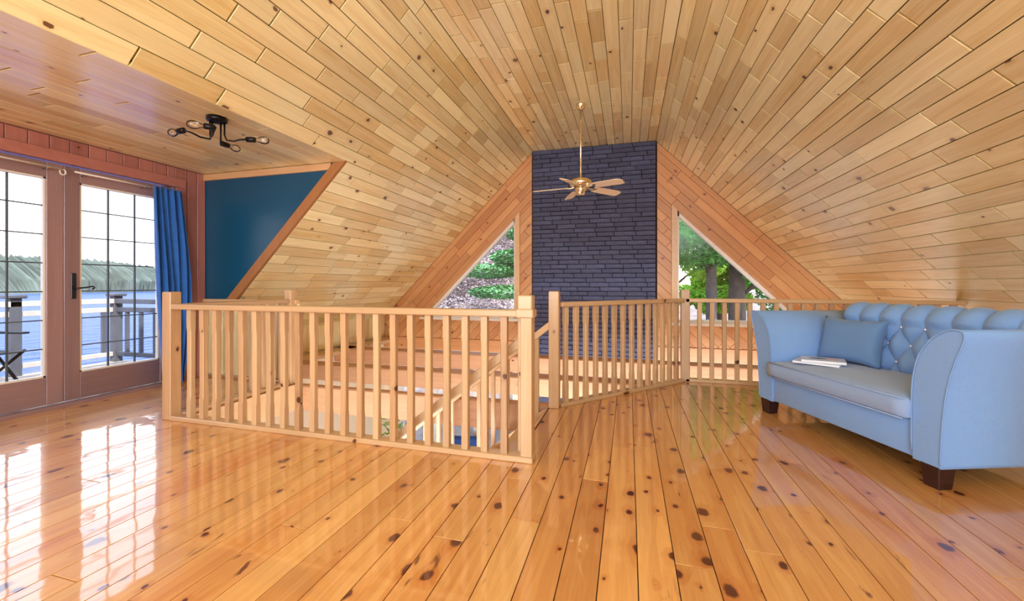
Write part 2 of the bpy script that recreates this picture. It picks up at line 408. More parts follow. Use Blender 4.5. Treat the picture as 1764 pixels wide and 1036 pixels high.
# ------------------------------------------------------------------ floor
floor_bm = bmesh.new()
for (x0, x1, y0, y1) in ((XD - .1, -3.44, YB, YD), (-3.44, -.67, YB, 2.45)):
    bm_box(floor_bm, x0, x1, y0, y1, -.26, -.021)
floor = from_bm('floor', floor_bm, M['backing']); floor['kind'] = 'structure'
edge = [(-.67, YB), (XE + .3, YB), (XE + .3, 4.98), (.55, 4.98), (-.67, 3.62)]
fl2 = prism('floor_joist_deck', edge, 'Z', -.26, -.021, M['backing'], floor)
def fascia(x0, y0, x1, y1, t=.018):
    d = Vector((x1 - x0, y1 - y0, 0)); o = box('fascia_board', 0, d.length, -t, 0, -.27, -.0, M['pine_x'], floor, .003)
    o.matrix_world = Matrix.Translation((x0, y0, 0)) @ Matrix.Rotation(math.atan2(d.y, d.x), 4, 'Z') @ Matrix.Translation((d.length / 2, -t / 2, -.135))
fascia(-3.441, 2.45, -3.441, 3.73); fascia(-.67, 2.452, -3.44, 2.452); fascia(-.672, 3.62, -.672, 2.45); fascia(.55, 4.982, -.67, 3.622); fascia(XE + .3, 4.982, .55, 4.982)
FW = .1385
fr_floor = frame((-.66, 0, 0), (0, -1, 0), (1, 0, 0))   # u = -y, w = x + .66, normal up
for region in ([(2.7, -4.10), (-YD, -4.10), (-YD, -2.77), (2.7, -2.77)],
               [(2.7, -2.77), (-2.46, -2.77), (-2.46, 0), (2.7, 0)],
               [(2.7, 0), (2.7, XE + .75), (-4.98, XE + .75), (-4.98, 1.21), (-3.62, 0)]):
    w0 = -2.77 - FW * 10 if region[0][1] < -3 else region[0][1]
    strip_boards('plank', region, fr_floor, FW, 1.6, 3.4, M['floor'], floor, w0=w0, th=.02, ch=.001, gap=.0018)

# ------------------------------------------------------------------ ceilings
def slab(name, pts, th_vec, mat):
    pts = [Vector(p) for p in pts]; t = Vector(th_vec); n = len(pts)
    v = pts + [p + t for p in pts]
    f = [tuple(range(n)), tuple(range(2 * n - 1, n - 1, -1))] + [(k, (k + 1) % n, n + (k + 1) % n, n + k) for k in range(n)]
    o = mesh(name, v, f, mat); o['kind'] = 'structure'; return o
def slope_rows(parent, fr, rows, lo, hi, y_near):
    """rows: list of (w0, w1, y0, y1); fr has u = sign*y"""
    sgn = -1 if fr.col[0].y < 0 else 1; rest = []
    for (w0, w1, y0, y1) in rows:
        ycut = max(y0, y_near + random.uniform(-.3, .3))
        def poly(a, b):
            g = .003 if b - a > .03 else 0      # butt joints open a little wider than the long seams
            return [(sgn * (a + g), w0), (sgn * (b - g), w0), (sgn * (b - g), w1), (sgn * (a + g), w1)]
        cs = cuts(ycut, y1, lo, hi)
        for a, b in zip(cs, cs[1:]):
            board('plank', poly(a, b), fr, M['ceil'], parent, th=.02, ch=.002, gap=.0028)
        if ycut > y0 + .02: rest.append(poly(y0, ycut))
    if rest: boards_joined('plank_field', rest, fr, M['ceil'], parent)
n_off = .021
# left slope
ceil_l = slab('ceiling_left', [(XL, YB, ZC + .03), (XL, YW + .1, ZC + .03), (XD - .35, YW + .1, ZC + .03 - (XL - XD + .35)), (XD - .35, YD, ZC + .03 - (XL - XD + .35)), (XDC, YD, ZD + .03), (XDC, YB, ZD + .03)], (-.06, 0, .06), M['backing'])
fr_l = frame((XL, 0, ZC), (0, -1, 0), (-S2, 0, -S2))
rows = []; w = 0.0; k = 0
while w < 4.40:
    rows.append((w, w + PW, YB if k < 12 else YD, YW)); w += PW; k += 1
slope_rows(ceil_l, fr_l, rows, .32, 1.0, .9)
# right slope
ceil_r = slab('ceiling_right', [(XR, YB, ZC + .03), (XR, YW + .1, ZC + .03), (XE + .35, YW + .1, ZC + .03 - (XE + .35 - XR)), (XE + .35, YB, ZC + .03 - (XE + .35 - XR))], (.06, 0, .06), M['backing'])
fr_r = frame((XR, 0, ZC), (0, 1, 0), (S2, 0, -S2))
rows = [(k * PW, (k + 1) * PW, YB, YW) for k in range(33)]
slope_rows(ceil_r, fr_r, rows, .34, 1.15, 2.0)
# flat strip
ceil_f = slab('ceiling', [(XL - .05, YB, ZC + .025), (XR + .05, YB, ZC + .025), (XR + .05, YW + .1, ZC + .025), (XL - .05, YW + .1, ZC + .025)], (0, 0, .08), M['backing'])
fr_f = frame((XL, 0, ZC), (0, 1, 0), (1, 0, 0))  # normal down
nrow = 16; fw = (XR - XL) / nrow
slope_rows(ceil_f, fr_f, [(k * fw, (k + 1) * fw, YB, YW) for k in range(nrow)], .28, 1.0, 2.6)
# dormer
ceil_d = slab('ceiling_dormer', [(XD - .1, YB, ZD + .025), (XDC + .02, YB, ZD + .025), (XDC + .02, YD + .05, ZD + .025), (XD - .1, YD + .05, ZD + .025)], (0, 0, .08), M['backing'])
fr_d = frame((XD, 0, ZD), (0, 1, 0), (1, 0, 0))
nrow = 14; fw = (XDC - XD) / nrow
slope_rows(ceil_d, fr_d, [(k * fw, (k + 1) * fw, YB, YD) for k in range(nrow)], .6, 1.6, .6)

# ------------------------------------------------------------------ gable wall (front of the view)
gy = YW + .03
wall_front = empty('wall_front', kind='structure')
MX = lambda x: 2 * XM - x
ROOF = 5.17            # z = x + ROOF on the left roof line
WV, WS, WH = -2.02, .43, 4.32    # window: vertical edge x, sill z, hypotenuse z = x + WH
def gable_side(sgn):
    mx = (lambda x: x) if sgn < 0 else MX
    def wallpiece(nm, pts, y0=gy, y1=gy + .14, mat=M['wallpaint'], par=wall_front):
        return prism(nm, [(mx(x), z) for x, z in pts], 'Y', y0, y1, mat, par)
    # solid wall behind the boards, with the openings left free
    wallpiece('wall_core', [(-1.69, ZC + .05), (-5.2, -.03), (-4.36, -.03), (-1.69, 2.63)], mat=M['backing'])
    wallpiece('wall_core', [(-1.93, WS - .05), (-1.69, WS - .05), (-1.69, 2.64), (-1.93, 2.40)], mat=M['backing'])
    wallpiece('wall_core', [(-4.37, -.03), (-1.69, -.03), (-1.69, WS - .04), (-3.95, WS - .04)], mat=M['backing'])
    # sloping boards
    if sgn < 0: fr = frame((0, YW, 0), (S2, 0, S2), (-S2, 0, S2))
    else: fr = frame((0, YW, 0), (S2, 0, -S2), (S2, 0, S2))
    if fr.col[2].y > 0: fr = frame((0, YW, 0), -Vector(fr.col[0][:3]), Vector(fr.col[1][:3]))
    U, W = Vector(fr.col[0][:3]), Vector(fr.col[1][:3])
    def uw(p): q = Vector((mx(p[0]), 0, p[1])); return (q.dot(U), q.dot(W))
    for reg in ([(-1.70, 3.47), (XD, .41), (XD, .02), (-4.30, .02), (-1.70, 2.62)],
                [(-1.93, .02), (-1.70, .02), (-1.70, 2.62), (-1.93, 2.39)],
                [(-4.30, .02), (-1.93, .02), (-1.93, WS - .04), (-3.93, WS - .04)]):
        r = [uw(p) for p in reg]
        strip_boards('board', r, fr, .128, .5, 1.5, M['gable'], wall_front, th=.025, ch=.003, gap=.0015)
    # horizontal fascia under the boards
    xs = sorted((mx(XD), mx(-1.70)))
    box('fascia_board', xs[0], xs[1], YW - .03, YW + .12, -.2, .02, M['gable'], wall_front)
    # window
    win = empty('window_1' if sgn < 0 else 'window_2', (mx(WV), YW, WS), kind='structure')
    win['label'] = 'triangular gable window ' + ('showing the grey wooded bank' if sgn < 0 else 'showing the bright green trees')
    def wpart(nm, pts, y0, y1, mat):
        o = prism(nm, [(mx(x), z) for x, z in pts], 'Y', y0, y1, mat); o.parent = win
        o.matrix_parent_inverse = win.matrix_world.inverted(); return o
    win.matrix_world = Matrix.Translation((mx(WV), YW, WS))
    xb = WS - WH                                           # bottom corner x
    wpart('casing', [(WV, WS), (WV + .09, WS), (WV + .09, WV + .09 + WH + .02), (WV, WV + WH)], YW - .022, YW + .1, M['pine_y'])
    a = .07
    wpart('casing', [(WV, WV + WH), (WV + .09, WV + WH + .11), (xb - a * 1.3, WS - .005), (xb, WS)], YW - .022, YW + .1, M['gable'])
    wpart('sill', [(xb - .06, WS), (WV + .09, WS), (WV + .09, WS - .045), (xb - .06, WS - .045)], YW - .05, YW + .12, M['white'])
    t = .05                                               # white frame
    wpart('frame', [(WV, WS), (WV - t * .6, WS), (WV - t * .6, WV - t * .6 + WH), (WV, WV + WH)], YW + .03, YW + .11, M['white'])
    wpart('frame', [(xb, WS), (WV, WV + WH), (WV, WV + WH - t * 1.5), (xb + t * 1.5, WS)], YW + .03, YW + .11, M['white'])
    wpart('frame', [(xb, WS), (WV, WS), (WV, WS + t), (xb + t, WS + t)], YW + .03, YW + .11, M['white'])
    wpart('pane', [(xb + t, WS + t * .6), (WV - .02, WS + t * .6), (WV - .02, WV + WH - t)], YW + .065, YW + .075, M['glass'])
    # lower storey: wall round a wide window
    lx0, lx1, lz0, lz1 = -4.45, -2.0, -2.25, -.42
    for pts in ([(XD - .2, ZL), (lx0, ZL), (lx0, -.03), (XD - .2, -.03)], [(lx1, ZL), (-1.69, ZL), (-1.69, -.03), (lx1, -.03)],
                [(lx0, ZL), (lx1, ZL), (lx1, lz0), (lx0, lz0)], [(lx0, lz1), (lx1, lz1), (lx1, -.03), (lx0, -.03)]):
        wallpiece('wall_core', pts)
    w2 = empty('window_3' if sgn < 0 else 'window_4', (mx((lx0 + lx1) / 2), YW, lz0), kind='structure')
    w2['label'] = 'white framed lower storey window ' + ('below the left gable' if sgn < 0 else 'below the right gable')
    cx, cz = mx((lx0 + lx1) / 2), lz0
    hw = (lx1 - lx0) / 2
    for (x0, x1, z0, z1) in ((-hw, -hw + .07, 0, lz1 - lz0), (hw - .07, hw, 0, lz1 - lz0), (-hw, hw, 0, .07), (-hw, hw, lz1 - lz0 - .07, lz1 - lz0), (-.45, -.38, 0, lz1 - lz0), (.38, .45, 0, lz1 - lz0)):
        box('frame', x0, x1, 0, .12, z0, z1, M['white'], w2)
    box('pane', -hw + .05, hw - .05, .06, .068, .05, lz1 - lz0 - .05, M['glass'], w2, 0)
gable_side(-1); gable_side(1)

# chimney, painted brick
chim = empty('chimney', (XM, YW, ZL), label='navy painted brick chimney breast rising to the flat ceiling strip', cat='chimney')
box('chimney_core', XL - XM, XR - XM, -.02, .5, 0, ZC - ZL + .02, M['mortar'], chim, 0)
BH, BL = .0795, .345
nb = 0; bmesh_cache = {}
def brick_mesh(l):
    key = round(l / .03)
    if key not in bmesh_cache:
        l = key * .03; bm = bmesh.new(); bm_box(bm, -l / 2 + .004, l / 2 - .004, -.022, .01, -BH / 2 + .004, BH / 2 - .004, .005)
        for v in bm.verts:
            if v.co.y < 0: v.co += Vector((random.uniform(-.002, .002), random.uniform(-.003, .003), random.uniform(-.0015, .0015)))
        me = bpy.data.meshes.new('brick'); bm.to_mesh(me); bm.free(); me.materials.append(M['brick']); bmesh_cache[key] = me
    return bmesh_cache[key]
z = ZC - BH / 2; rowi = 0
while z > -.28:
    x = XL; first = True; lens = []
    off = (.5 if rowi % 2 else 1.0) + random.uniform(-.15, .15)
    while x < XR - 1e-3:
        l = BL * (off if first else random.uniform(.85, 1.12)); first = False
        l = max(.09, round(l / .03) * .03)
        if x + l > XR - .07: l = XR - x
        if l > .5: l = .36
        me = brick_mesh(l)
        o = link(bpy.data.objects.new('brick', me), chim)
        real = round(l / .03) * .03
        o.location = (x + l / 2 - XM, -.02 + random.uniform(-.004, .004), z - ZL); o.scale.x = l / max(real, .03)
        x += l; nb += 1
    z -= BH; rowi += 1
# lower chimney face below the beams
box('chimney_foot', XL - XM, XR - XM, -.04, 0, 0, -.26 - ZL, M['brick'], chim, .004)

# ------------------------------------------------------------------ left and right eave walls, back wall, lower storey
wall_left = empty('wall_left', kind='structure')
box('wall_core', XD - .2, XD - .022, YD, YW + .15, ZL, .5, M['wallpaint'], wall_left, 0)
fr_e = frame((XD, 0, 0), (0, 0, 1), (0, 1, 0))
if fr_e.col[2].x < 0: fr_e = frame((XD, 0, 0), (0, 0, -1), (0, 1, 0))
sg = fr_e.col[0].z
y = YD + .1
while y < YW:
    board('board', [(sg * .02, y), (sg * .44, y), (sg * .44, min(y + .125, YW)), (sg * .02, min(y + .125, YW))], fr_e, M['pale'] if 'pale' in M else M['ceil'], wall_left); y += .125
box('ledge', XD - .02, XD + .30, YD + .06, YW - .04, -.06, .0, M['pine_y'], wall_left)
wall_right = empty('wall_right', kind='structure')
box('wall_core', XE + .022, XE + .2, YB, YW + .15, ZL, .6, M['wallpaint'], wall_right, 0)
fr_e2 = frame((XE, 0, 0), (0, 0, 1), (0, 1, 0))
if fr_e2.col[2].x > 0: fr_e2 = frame((XE, 0, 0), (0, 0, -1), (0, 1, 0))
sg2 = fr_e2.col[0].z
y = 1.5
while y < YW:
    board('board', [(sg2 * .0, y), (sg2 * .44, y), (sg2 * .44, min(y + .125, YW)), (sg2 * .0, min(y + .125, YW))], fr_e2, M['ceil'], wall_right); y += .125

wall_back = empty('wall_back', (XM, YB, 0), kind='structure')
bx0, bx1, bz0, bz1 = XM - 2.1, XM + 2.1, .55, 2.9     # unseen opening put in behind the camera for the added fill lamp
def bpiece(x0, x1, z0, z1): box('wall_core', x0 - XM, x1 - XM, -.15, 0, z0, z1, M['wallpaint'], wall_back, 0)
bpiece(XD - .2, bx0, ZL, 3.8); bpiece(bx1, XE + .3, ZL, 3.8); bpiece(bx0, bx1, ZL, bz0); bpiece(bx0, bx1, bz1, 3.8)
low = box('floor_lower', XD - .2, XE + .2, YB, YW + .1, ZL - .1, ZL, M['lowfloor'], None, 0); low['kind'] = 'structure'
# underside walls of the storey below
wl = box('wall_lower', XD - .2, XD - .02, YB, YD, ZL, -.26, M['wallpaint'], None, 0); wl['kind'] = 'structure'
wlb = box('wall_hall', -3.6, 3.4, 2.30, 2.40, ZL, -.26, M['wallpaint'], None, 0); wlb['kind'] = 'structure'

# ------------------------------------------------------------------ tie beams
def beam(y0, y1, z0, z1, x0, x1, nm='tie_beam'):
    bm = bmesh.new(); bm_box(bm, x0 - (x0 + x1) / 2, x1 - (x0 + x1) / 2, -(y1 - y0) / 2, (y1 - y0) / 2, -(z1 - z0) / 2, (z1 - z0) / 2, .012)
    o = from_bm(nm, bm, M['beam']); o.location = ((x0 + x1) / 2, (y0 + y1) / 2, (z0 + z1) / 2); o['kind'] = 'structure'; return o
for a, lab in (((5.95, 6.24, -.23, 0, XD, XE), 'farthest tie beam in front of the brick chimney'),
               ((4.70, 4.94, -.22, -.01, XD, .60), 'middle tie beam in line with the back railing'),
               ((3.66, 3.76, -.27, -.005, -3.44, -.68), 'header beam along the far side of the stairwell')):
    o = beam(*a); o['label'] = lab
    o['category'] = 'beam'

# ------------------------------------------------------------------ dormer: cheek wall, door wall, doors
cheek = prism('wall_dormer', [(XD - .02, .88), (XD - .02, ZD + .02), (XDC, ZD + .02), (XDC - (ZD - .88), .88)], 'Y', YD, YD + .06, M['bluewall'])
cheek['kind'] = 'structure'
fr_c = frame((0, YD - .004, 0), (0, 0, 1), (1, 0, 0))
if fr_c.col[2].y > 0: fr_c = frame((0, YD - .004, 0), (0, 0, -1), (1, 0, 0))
sc_ = fr_c.col[0].z
x = XD
while x < -3.46:
    x2 = min(x + .13, -3.44)
    board('board', [(sc_ * .03, x), (sc_ * .86, x), (sc_ * .86, x2), (sc_ * .03, x2)], fr_c, M['ceil'], cheek, th=.03); x += .13
box('cap_rail', XD, -3.44, YD - .04, YD + .02, .86, .90, M['pine_x'], cheek)
prism('cheek_backing', [(XD, 0), (XD, .88), (-3.46, .88), (-3.46, 0)], 'Y', YD + .03, YD + .05, M['pine_x'], cheek)
t1 = box('trim_1', XD, XDC - .19, YD - .03, YD + .01, ZD - .075, ZD - .004, M['pine_x'], None); t1['kind'] = 'structure'; t1['label'] = 'pale pine strip along the top of the blue wall'
q = S2 * .07
t2 = prism('trim_2', [(XDC + .018, ZD + .02), (XDC - .12, ZD + .02), (XDC - 1.55 - .14, ZD - 1.55), (XDC - 1.55 - .002, ZD - 1.55)], 'Y', YD - .036, YD + .0, M['brown']); t2['kind'] = 'structure'
t2['label'] = 'brown sloping board edging the blue dormer wall'

wall_door = empty('wall_dormer_front', kind='structure')
DY0, DY1, DZ = 1.55, 3.385, 2.13       # door unit
for (y0, y1, z0, z1) in ((YB, DY0, -.26, ZD + .03), (DY1, YD + .1, -.26, ZD + .03), (DY0, DY1, DZ, ZD + .03)):
    box('wall_core', XD - .16, XD - .02, y0, y1, z0, z1, M['cedar_z'], wall_door, 0)
fr_w = frame((XD, 0, 0), (0, 0, 1), (0, 1, 0))
if fr_w.col[2].x < 0: fr_w = frame((XD, 0, 0), (0, 0, -1), (0, 1, 0))
sw = fr_w.col[0].z
y = .2
while y < DY1 - .01:
    y2 = min(y + .135, DY1)
    board('board', [(sw * (DZ + .09), y), (sw * (ZD - .002), y), (sw * (ZD - .002), y2), (sw * (DZ + .09), y2)], fr_w, M['cedar'], wall_door, gap=.003); y += .135
y = DY1
for y2 in (3.52, 3.63, YD - .002):
    board('board', [(sw * .0, y), (sw * (ZD - .002), y), (sw * (ZD - .002), y2), (sw * 0, y2)], fr_w, M['cedar'], wall_door, gap=.003); y = y2
tr = empty('trim_3', (XD, 2.4, 0), kind='structure', label='reddish casing round the glazed double doors')
box('casing', -.0, .028, DY0 - .1 - 2.4, DY1 + .1 - 2.4, DZ, DZ + .095, M['cedar'] if False else M['cedar_y'] if 'cedar_y' in M else M['cedar'], tr)
box('casing', -.0, .026, DY1 - 2.4, DY1 + .1 - 2.4, 0, DZ - .002, M['cedar_z'], tr)
box('casing', -.0, .026, DY0 - .1 - 2.4, DY0 - 2.4, 0, DZ - .002, M['cedar_z'], tr)
box('jamb', -.14, .0, DY1 - .02 - 2.4, DY1 + .005 - 2.4, 0, DZ, M['doorwood'], tr)
box('threshold', -.15, .05, DY0 - 2.4, DY1 - 2.4, -.005, .03, M['doorwood_y'], tr)
def door(name, y0, y1, lab):
    d = empty(name, (XD - .05, (y0 + y1) / 2, .035), kind='structure', label=lab)
    hw = (y1 - y0) / 2; sw_ = .112; H = DZ - .045; g0, g1 = .235, 1.955
    box('stile', -.022, .022, -hw, -hw + sw_, 0, H, M['doorwood'], d, .004)
    box('stile', -.022, .022, hw - sw_, hw, 0, H, M['doorwood'], d, .004)
    box('bottom_rail', -.022, .021, -hw + sw_, hw - sw_, 0, g0, M['doorwood_y'], d, .004)
    box('top_rail', -.022, .021, -hw + sw_, hw - sw_, g1, H, M['doorwood_y'], d, .004)
    a, b = -hw + sw_, hw - sw_
    for (ya, yb, za, zb) in ((a, a + .018, g0, g1), (b - .018, b, g0, g1), (a, b, g0, g0 + .018), (a, b, g1 - .018, g1)):
        box('glazing_bead', -.02, .012, ya, yb, za, zb, M['white'], d, .002)
    box('pane', -.004, .004, a + .01, b - .01, g0 + .01, g1 - .01, M['glass'], d, 0)
    for k in (1, 2):
        yy = a + (b - a) * k / 3; box('grille_bar', -.008, .008, yy - .006, yy + .006, g0 + .018, g1 - .018, M['grille'], d, .001)
    for k in range(1, 7):
        zz = g0 + (g1 - g0) * k / 7; box('grille_bar', -.0075, .0075, a + .018, b - .018, zz - .005, zz + .005, M['grille'], d, .001)
    return d
d1 = door('door_1', DY0 + .005, 2.465, 'glazed wooden double door leaf at the edge of the picture')
d2 = door('door_2', 2.468, 3.365, 'glazed wooden double door leaf beside the blue curtain')
# lever handle on door_2
hz = 1.02
hd = box('handle_plate', .022, .032, -.4485 + .045, -.4485 + .082, hz - .115, hz + .115, M['bronze'], d2, .004)
tube('lever', [(.03, -.385, hz - .02), (.075, -.385, hz - .02), (.08, -.36, hz - .018), (.08, -.31, hz - .012), (.08, -.275, hz - .002), (.08, -.262, hz - .016), (.08, -.272, hz - .03), (.08, -.282, hz - .022)], .0075, M['bronze'], d2)

# curtain rods
def rod(y0, y1, z, lab):
    r = empty('curtain_rod', (XD, (y0 + y1) / 2, z), label=lab, cat='curtain rod')
    h = (y1 - y0) / 2
    tube('rod', [(.05, -h, 0), (.05, h, 0)], .008, M['white'], r)
    for s in (-1, 1): tube('bracket', [(-.03, s * (h - .09), -.012), (.03, s * (h - .09), -.012), (.05, s * (h - .09), 0)], .006, M['silver'], r)
    pts = [(.05, h + .02 * math.sin(a), -.024 + .024 * math.cos(a)) for a in [k * math.pi / 6 for k in range(0, 11)]]
    tube('finial', pts, .006, M['white'], r)
    return r
rod(1.55, 2.42, 2.065, 'thin silver curtain rod on the door leaf at the picture edge')
rod(2.50, 3.16, 2.065, 'thin silver curtain rod above the door pane beside the blue curtain')

# curtain
def curtain():
    bm = bmesh.new(); NU, NV = 72, 40; grid = []
    for j in range(NV + 1):
        tz = j / NV; z = 2.075 - tz * 2.06
        ya = 3.085 + .10 * tz ** 1.3 - .05 * math.sin(tz * math.pi) * 0; yb = 3.375 + .10 * math.sin(tz * math.pi * .75) - .07 * tz ** 3
        row = []
        for i in range(NU + 1):
            s = i / NU
            amp = .028 + .016 * tz
            x = .105 + amp * math.sin(s * 2 * math.pi * 5 + .6 * math.sin(tz * 3)) + .012 * math.sin(s * 23 + tz * 5) + .03 * max(0, tz - .94) / .06 * math.sin(s * 9)
            row.append(bm.verts.new((x, ya + (yb - ya) * s + .012 * math.cos(s * 2 * math.pi * 5), z)))
        grid.append(row)
    for j in range(NV):
        for i in range(NU): bm.faces.new((grid[j][i], grid[j][i + 1], grid[j + 1][i + 1], grid[j + 1][i]))
    o = from_bm('curtain', bm, M['curtain'], None, True); o.location = (XD, 0, 0)
    md = o.modifiers.new('thick', 'SOLIDIFY'); md.thickness = .003
    tag(o, 'long blue fabric curtain gathered beside the glazed door', 'curtain')
curtain()

# ------------------------------------------------------------------ railings
RH = .914; BS = .042
def baluster_mesh(h, cache={}):
    k = round(h, 3)
    if k in cache: return cache[k]
    bm = bmesh.new(); rings = []
    e = min(.14, h * .2)
    for zz, c in ((0, .001), (e, .001), (e + .03, .006), (h - e - .03, .006), (h - e, .001), (h, .001)):
        a = BS / 2
        rings.append([bm.verts.new((x, y, zz)) for x, y in ((a - c, -a), (a, -a + c), (a, a - c), (a - c, a), (-a + c, a), (-a, a - c), (-a, -a + c), (-a + c, -a))])
    for i in range(len(rings) - 1):
        for q in range(8): bm.faces.new((rings[i][q], rings[i][(q + 1) % 8], rings[i + 1][(q + 1) % 8], rings[i + 1][q]))
    bm.faces.new(rings[0][::-1]); bm.faces.new(rings[-1])
    bmesh.ops.recalc_face_normals(bm, faces=bm.faces)
    me = bpy.data.meshes.new('baluster'); bm.to_mesh(me); bm.free(); me.materials.append(M['rail_z']); cache[k] = me; return me
def newel(parent, x, y, h=1.01, s=.09, rz=0, z0=0.0):
    bm = bmesh.new(); bm_box(bm, -s / 2, s / 2, -s / 2, s / 2, z0, h, .006)
    o = from_bm('newel_post', bm, M['rail_z'], parent); o.location = (x, y, 0); o.rotation_euler = (0, 0, rz); return o
def railing(p0, p1, ks, lab, bottom=True, a0=0.0, a1=0.0, posts=(), group=None):
    p0, p1 = Vector((p0[0], p0[1], 0)), Vector((p1[0], p1[1], 0)); d = p1 - p0; Ln = d.length; rz = math.atan2(d.y, d.x)
    r = empty('railing', p0, rz, lab, 'railing', group)
    box('handrail', a0, Ln + a1, -.045, .045, RH - .042, RH, M['rail_x'], r, .006)
    if bottom: box('bottom_rail', a0, Ln + a1, -.045, .045, .0, .034, M['rail_x'], r, .005)
    me = baluster_mesh(RH - .042 - .034)
    for k in ks:
        o = link(bpy.data.objects.new('baluster', me), r); o.location = (k, 0, .034)
    for px, py, kw in posts: newel(r, px, py, **kw)
    return r
FY = 2.465
XN = -3.50
fx = [-.735 - .128 * k for k in range(21)]
rail_f = railing((XN + .045, FY), (-.55, FY), sorted(x - (XN + .045) for x in fx), 'pine railing in front of the stairwell facing the viewer', posts=((-.045, 0, {}),))
box('end_post', 2.905 - .075, 2.905 - .005, -.04, .035, .034, RH - .042, M['rail_z'], rail_f, .004)
newel(rail_f, 2.905 - .07, .095, h=1.0)
box('rail_end_cap', 2.905 - .10, 2.905 + .006, -.052, .055, RH - .046, RH + .006, M['rail_x'], rail_f, .006)
railing((XN, FY + .05), (XN, 3.62), [.1 + .118 * k for k in range(9)], 'short side railing running back from the corner post beside the curtain', posts=((1.165, 0, {}),))
dx, dy = .60 + .62, 4.98 - 3.60
Ld = math.hypot(dx, dy); ks = [Ld * t for t in (.067, .133, .198, .265, .331, .398, .464, .531, .597, .664, .728, .79, .853, .915)]
railing((-.62, 3.60), (.60, 4.98), ks, 'angled railing between the stair post and the back corner post', a0=.05, a1=-.065, posts=((0, 0, {'rz': -math.atan2(dy, dx)}),))
railing((.60, 4.98), (3.02, 4.98), [.147 + .1235 * k for k in range(19)], 'back railing behind the sofa meeting the sloping ceiling', a1=.03, posts=((0, 0, {}),))

# ------------------------------------------------------------------ staircase and its handrails
ST = .78
stair = empty('staircase', (-.67, 3.05, 0), label='pine staircase going down between two sloping handrails', cat='stairs')
RUN, RISE = .2445, .19
for k in range(1, 13):
    x1 = -(k - 1) * RUN; x0 = -k * RUN - .03
    box('tread', x0, x1, -.50, .50, -k * RISE - .035, -k * RISE, M['pine_y'], stair, .004)
for s in (-.52, .50):
    prism('stringer', [(0, .0 if s > 0 else -.03), (0, -.34), (-3.2, -.34 - 3.2 * ST), (-3.2, -.03 - 3.2 * ST), (-.06, -.03)], 'Y', s, s + .03, M['rail_x'], stair)
def stair_rail(y, lab, ztop):
    r = empty('stair_handrail', (-.665, y, ztop), label=lab, cat='handrail')
    ang = math.atan(ST); Lr = 3.1
    def sloped(nm, zo, w, h, mat):
        bm = bmesh.new(); bm_box(bm, -Lr, 0, -w / 2, w / 2, -h, 0, .006)
        o = from_bm(nm, bm, mat, r); o.rotation_euler = (0, -ang, 0); o.location = (0, 0, zo); return o
    sloped('rail', 0, .06, .055, M['rail_x'])
    sloped('bottom_rail', -.80, .05, .04, M['rail_x'])
    for k in range(17):
        x = -.11 - k * .135; h = .75
        bm = bmesh.new(); a = .018
        zt = x * ST - .05; zb = x * ST - .80
        bm_box(bm, -a, a, -a, a, zb, zt, .003)
        o = from_bm('baluster', bm, M['rail_z'], r); o.location = (x, 0, 0)
    return r
stair_rail(2.585, 'near sloping stair handrail seen through the front railing', .735)
stair_rail(3.60, 'far sloping stair handrail joining the lone stair post', .745)

# ------------------------------------------------------------------ sofa
def onz(u, v, z):
    xc = (u - PPX) / F_PX; s, c = math.sin(YAW), math.cos(YAW); t = (z - CAM_Z) / (-(v - HORIZON) / F_PX)
    return Vector(((-s + c * xc) * t, (c + s * xc) * t))
SA = Vector((1.068, 3.985)); SB = Vector((1.541, 2.673))
SW = (SB - SA).length; SR = math.atan2(SB.y - SA.y, SB.x - SA.x)
sofa = empty('sofa', (SA.x, SA.y, 0), SR, 'pale blue tufted sofa with flared arms and dark block legs', 'sofa')
SD = .84; Z0 = .115
def arm(side):
    # front outline (x outwards from the inner face, z), flared at the top
    out = [(.0, Z0), (.0, .42), (.008, .56), (.035, .68), (.085, .765), (.14, .815), (.195, .84), (.24, .838), (.252, .815), (.245, .775), (.212, .68), (.178, .55), (.158, .40), (.148, .25), (.143, Z0)]
    def cr(P, n=5):
        Q = [P[0]] + list(P) + [P[-1]]; R_ = []
        for i in range(1, len(Q) - 2):
            for k in range(n):
                t = k / n; R_.append(tuple(.5 * (2 * Q[i][c] + (Q[i + 1][c] - Q[i - 1][c]) * t + (2 * Q[i - 1][c] - 5 * Q[i][c] + 4 * Q[i + 1][c] - Q[i + 2][c]) * t * t + (3 * Q[i][c] - Q[i - 1][c] - 3 * Q[i + 1][c] + Q[i + 2][c]) * t ** 3) for c in (0, 1)))
        return R_ + [P[-1]]
    out = cr(out)
    X = (lambda x: SW - .143 + x) if side > 0 else (lambda x: .143 - x)
    o = prism('arm', [(X(x), z) for x, z in out], 'Y', .0, SD, M['sofa'], sofa, 0)
    bm = bmesh.new(); bm.from_mesh(o.data)
    es = [e for e in bm.edges if abs(e.verts[0].co.y - e.verts[1].co.y) < 1e-5]
    bmesh.ops.bevel(bm, geom=es, offset=.005, segments=2, affect='EDGES'); bmesh.ops.recalc_face_normals(bm, faces=bm.faces); bm.to_mesh(o.data); bm.free()
    for p in o.data.polygons: p.use_smooth = len(p.vertices) <= 4
    pts = [(X(x), -.002, z) for x, z in out]
    tube('piping', pts[1:-1], .0042, M['sofa'], o, 6)
    return o
arm(1); arm(-1)
box('front_rail', .143, SW - .143, .015, .08, Z0 + .005, .325, M['sofa'], sofa, .012, True, 2)
box('base', .12, SW - .12, .06, SD - .02, Z0, .31, M['sofa'], sofa, .01)
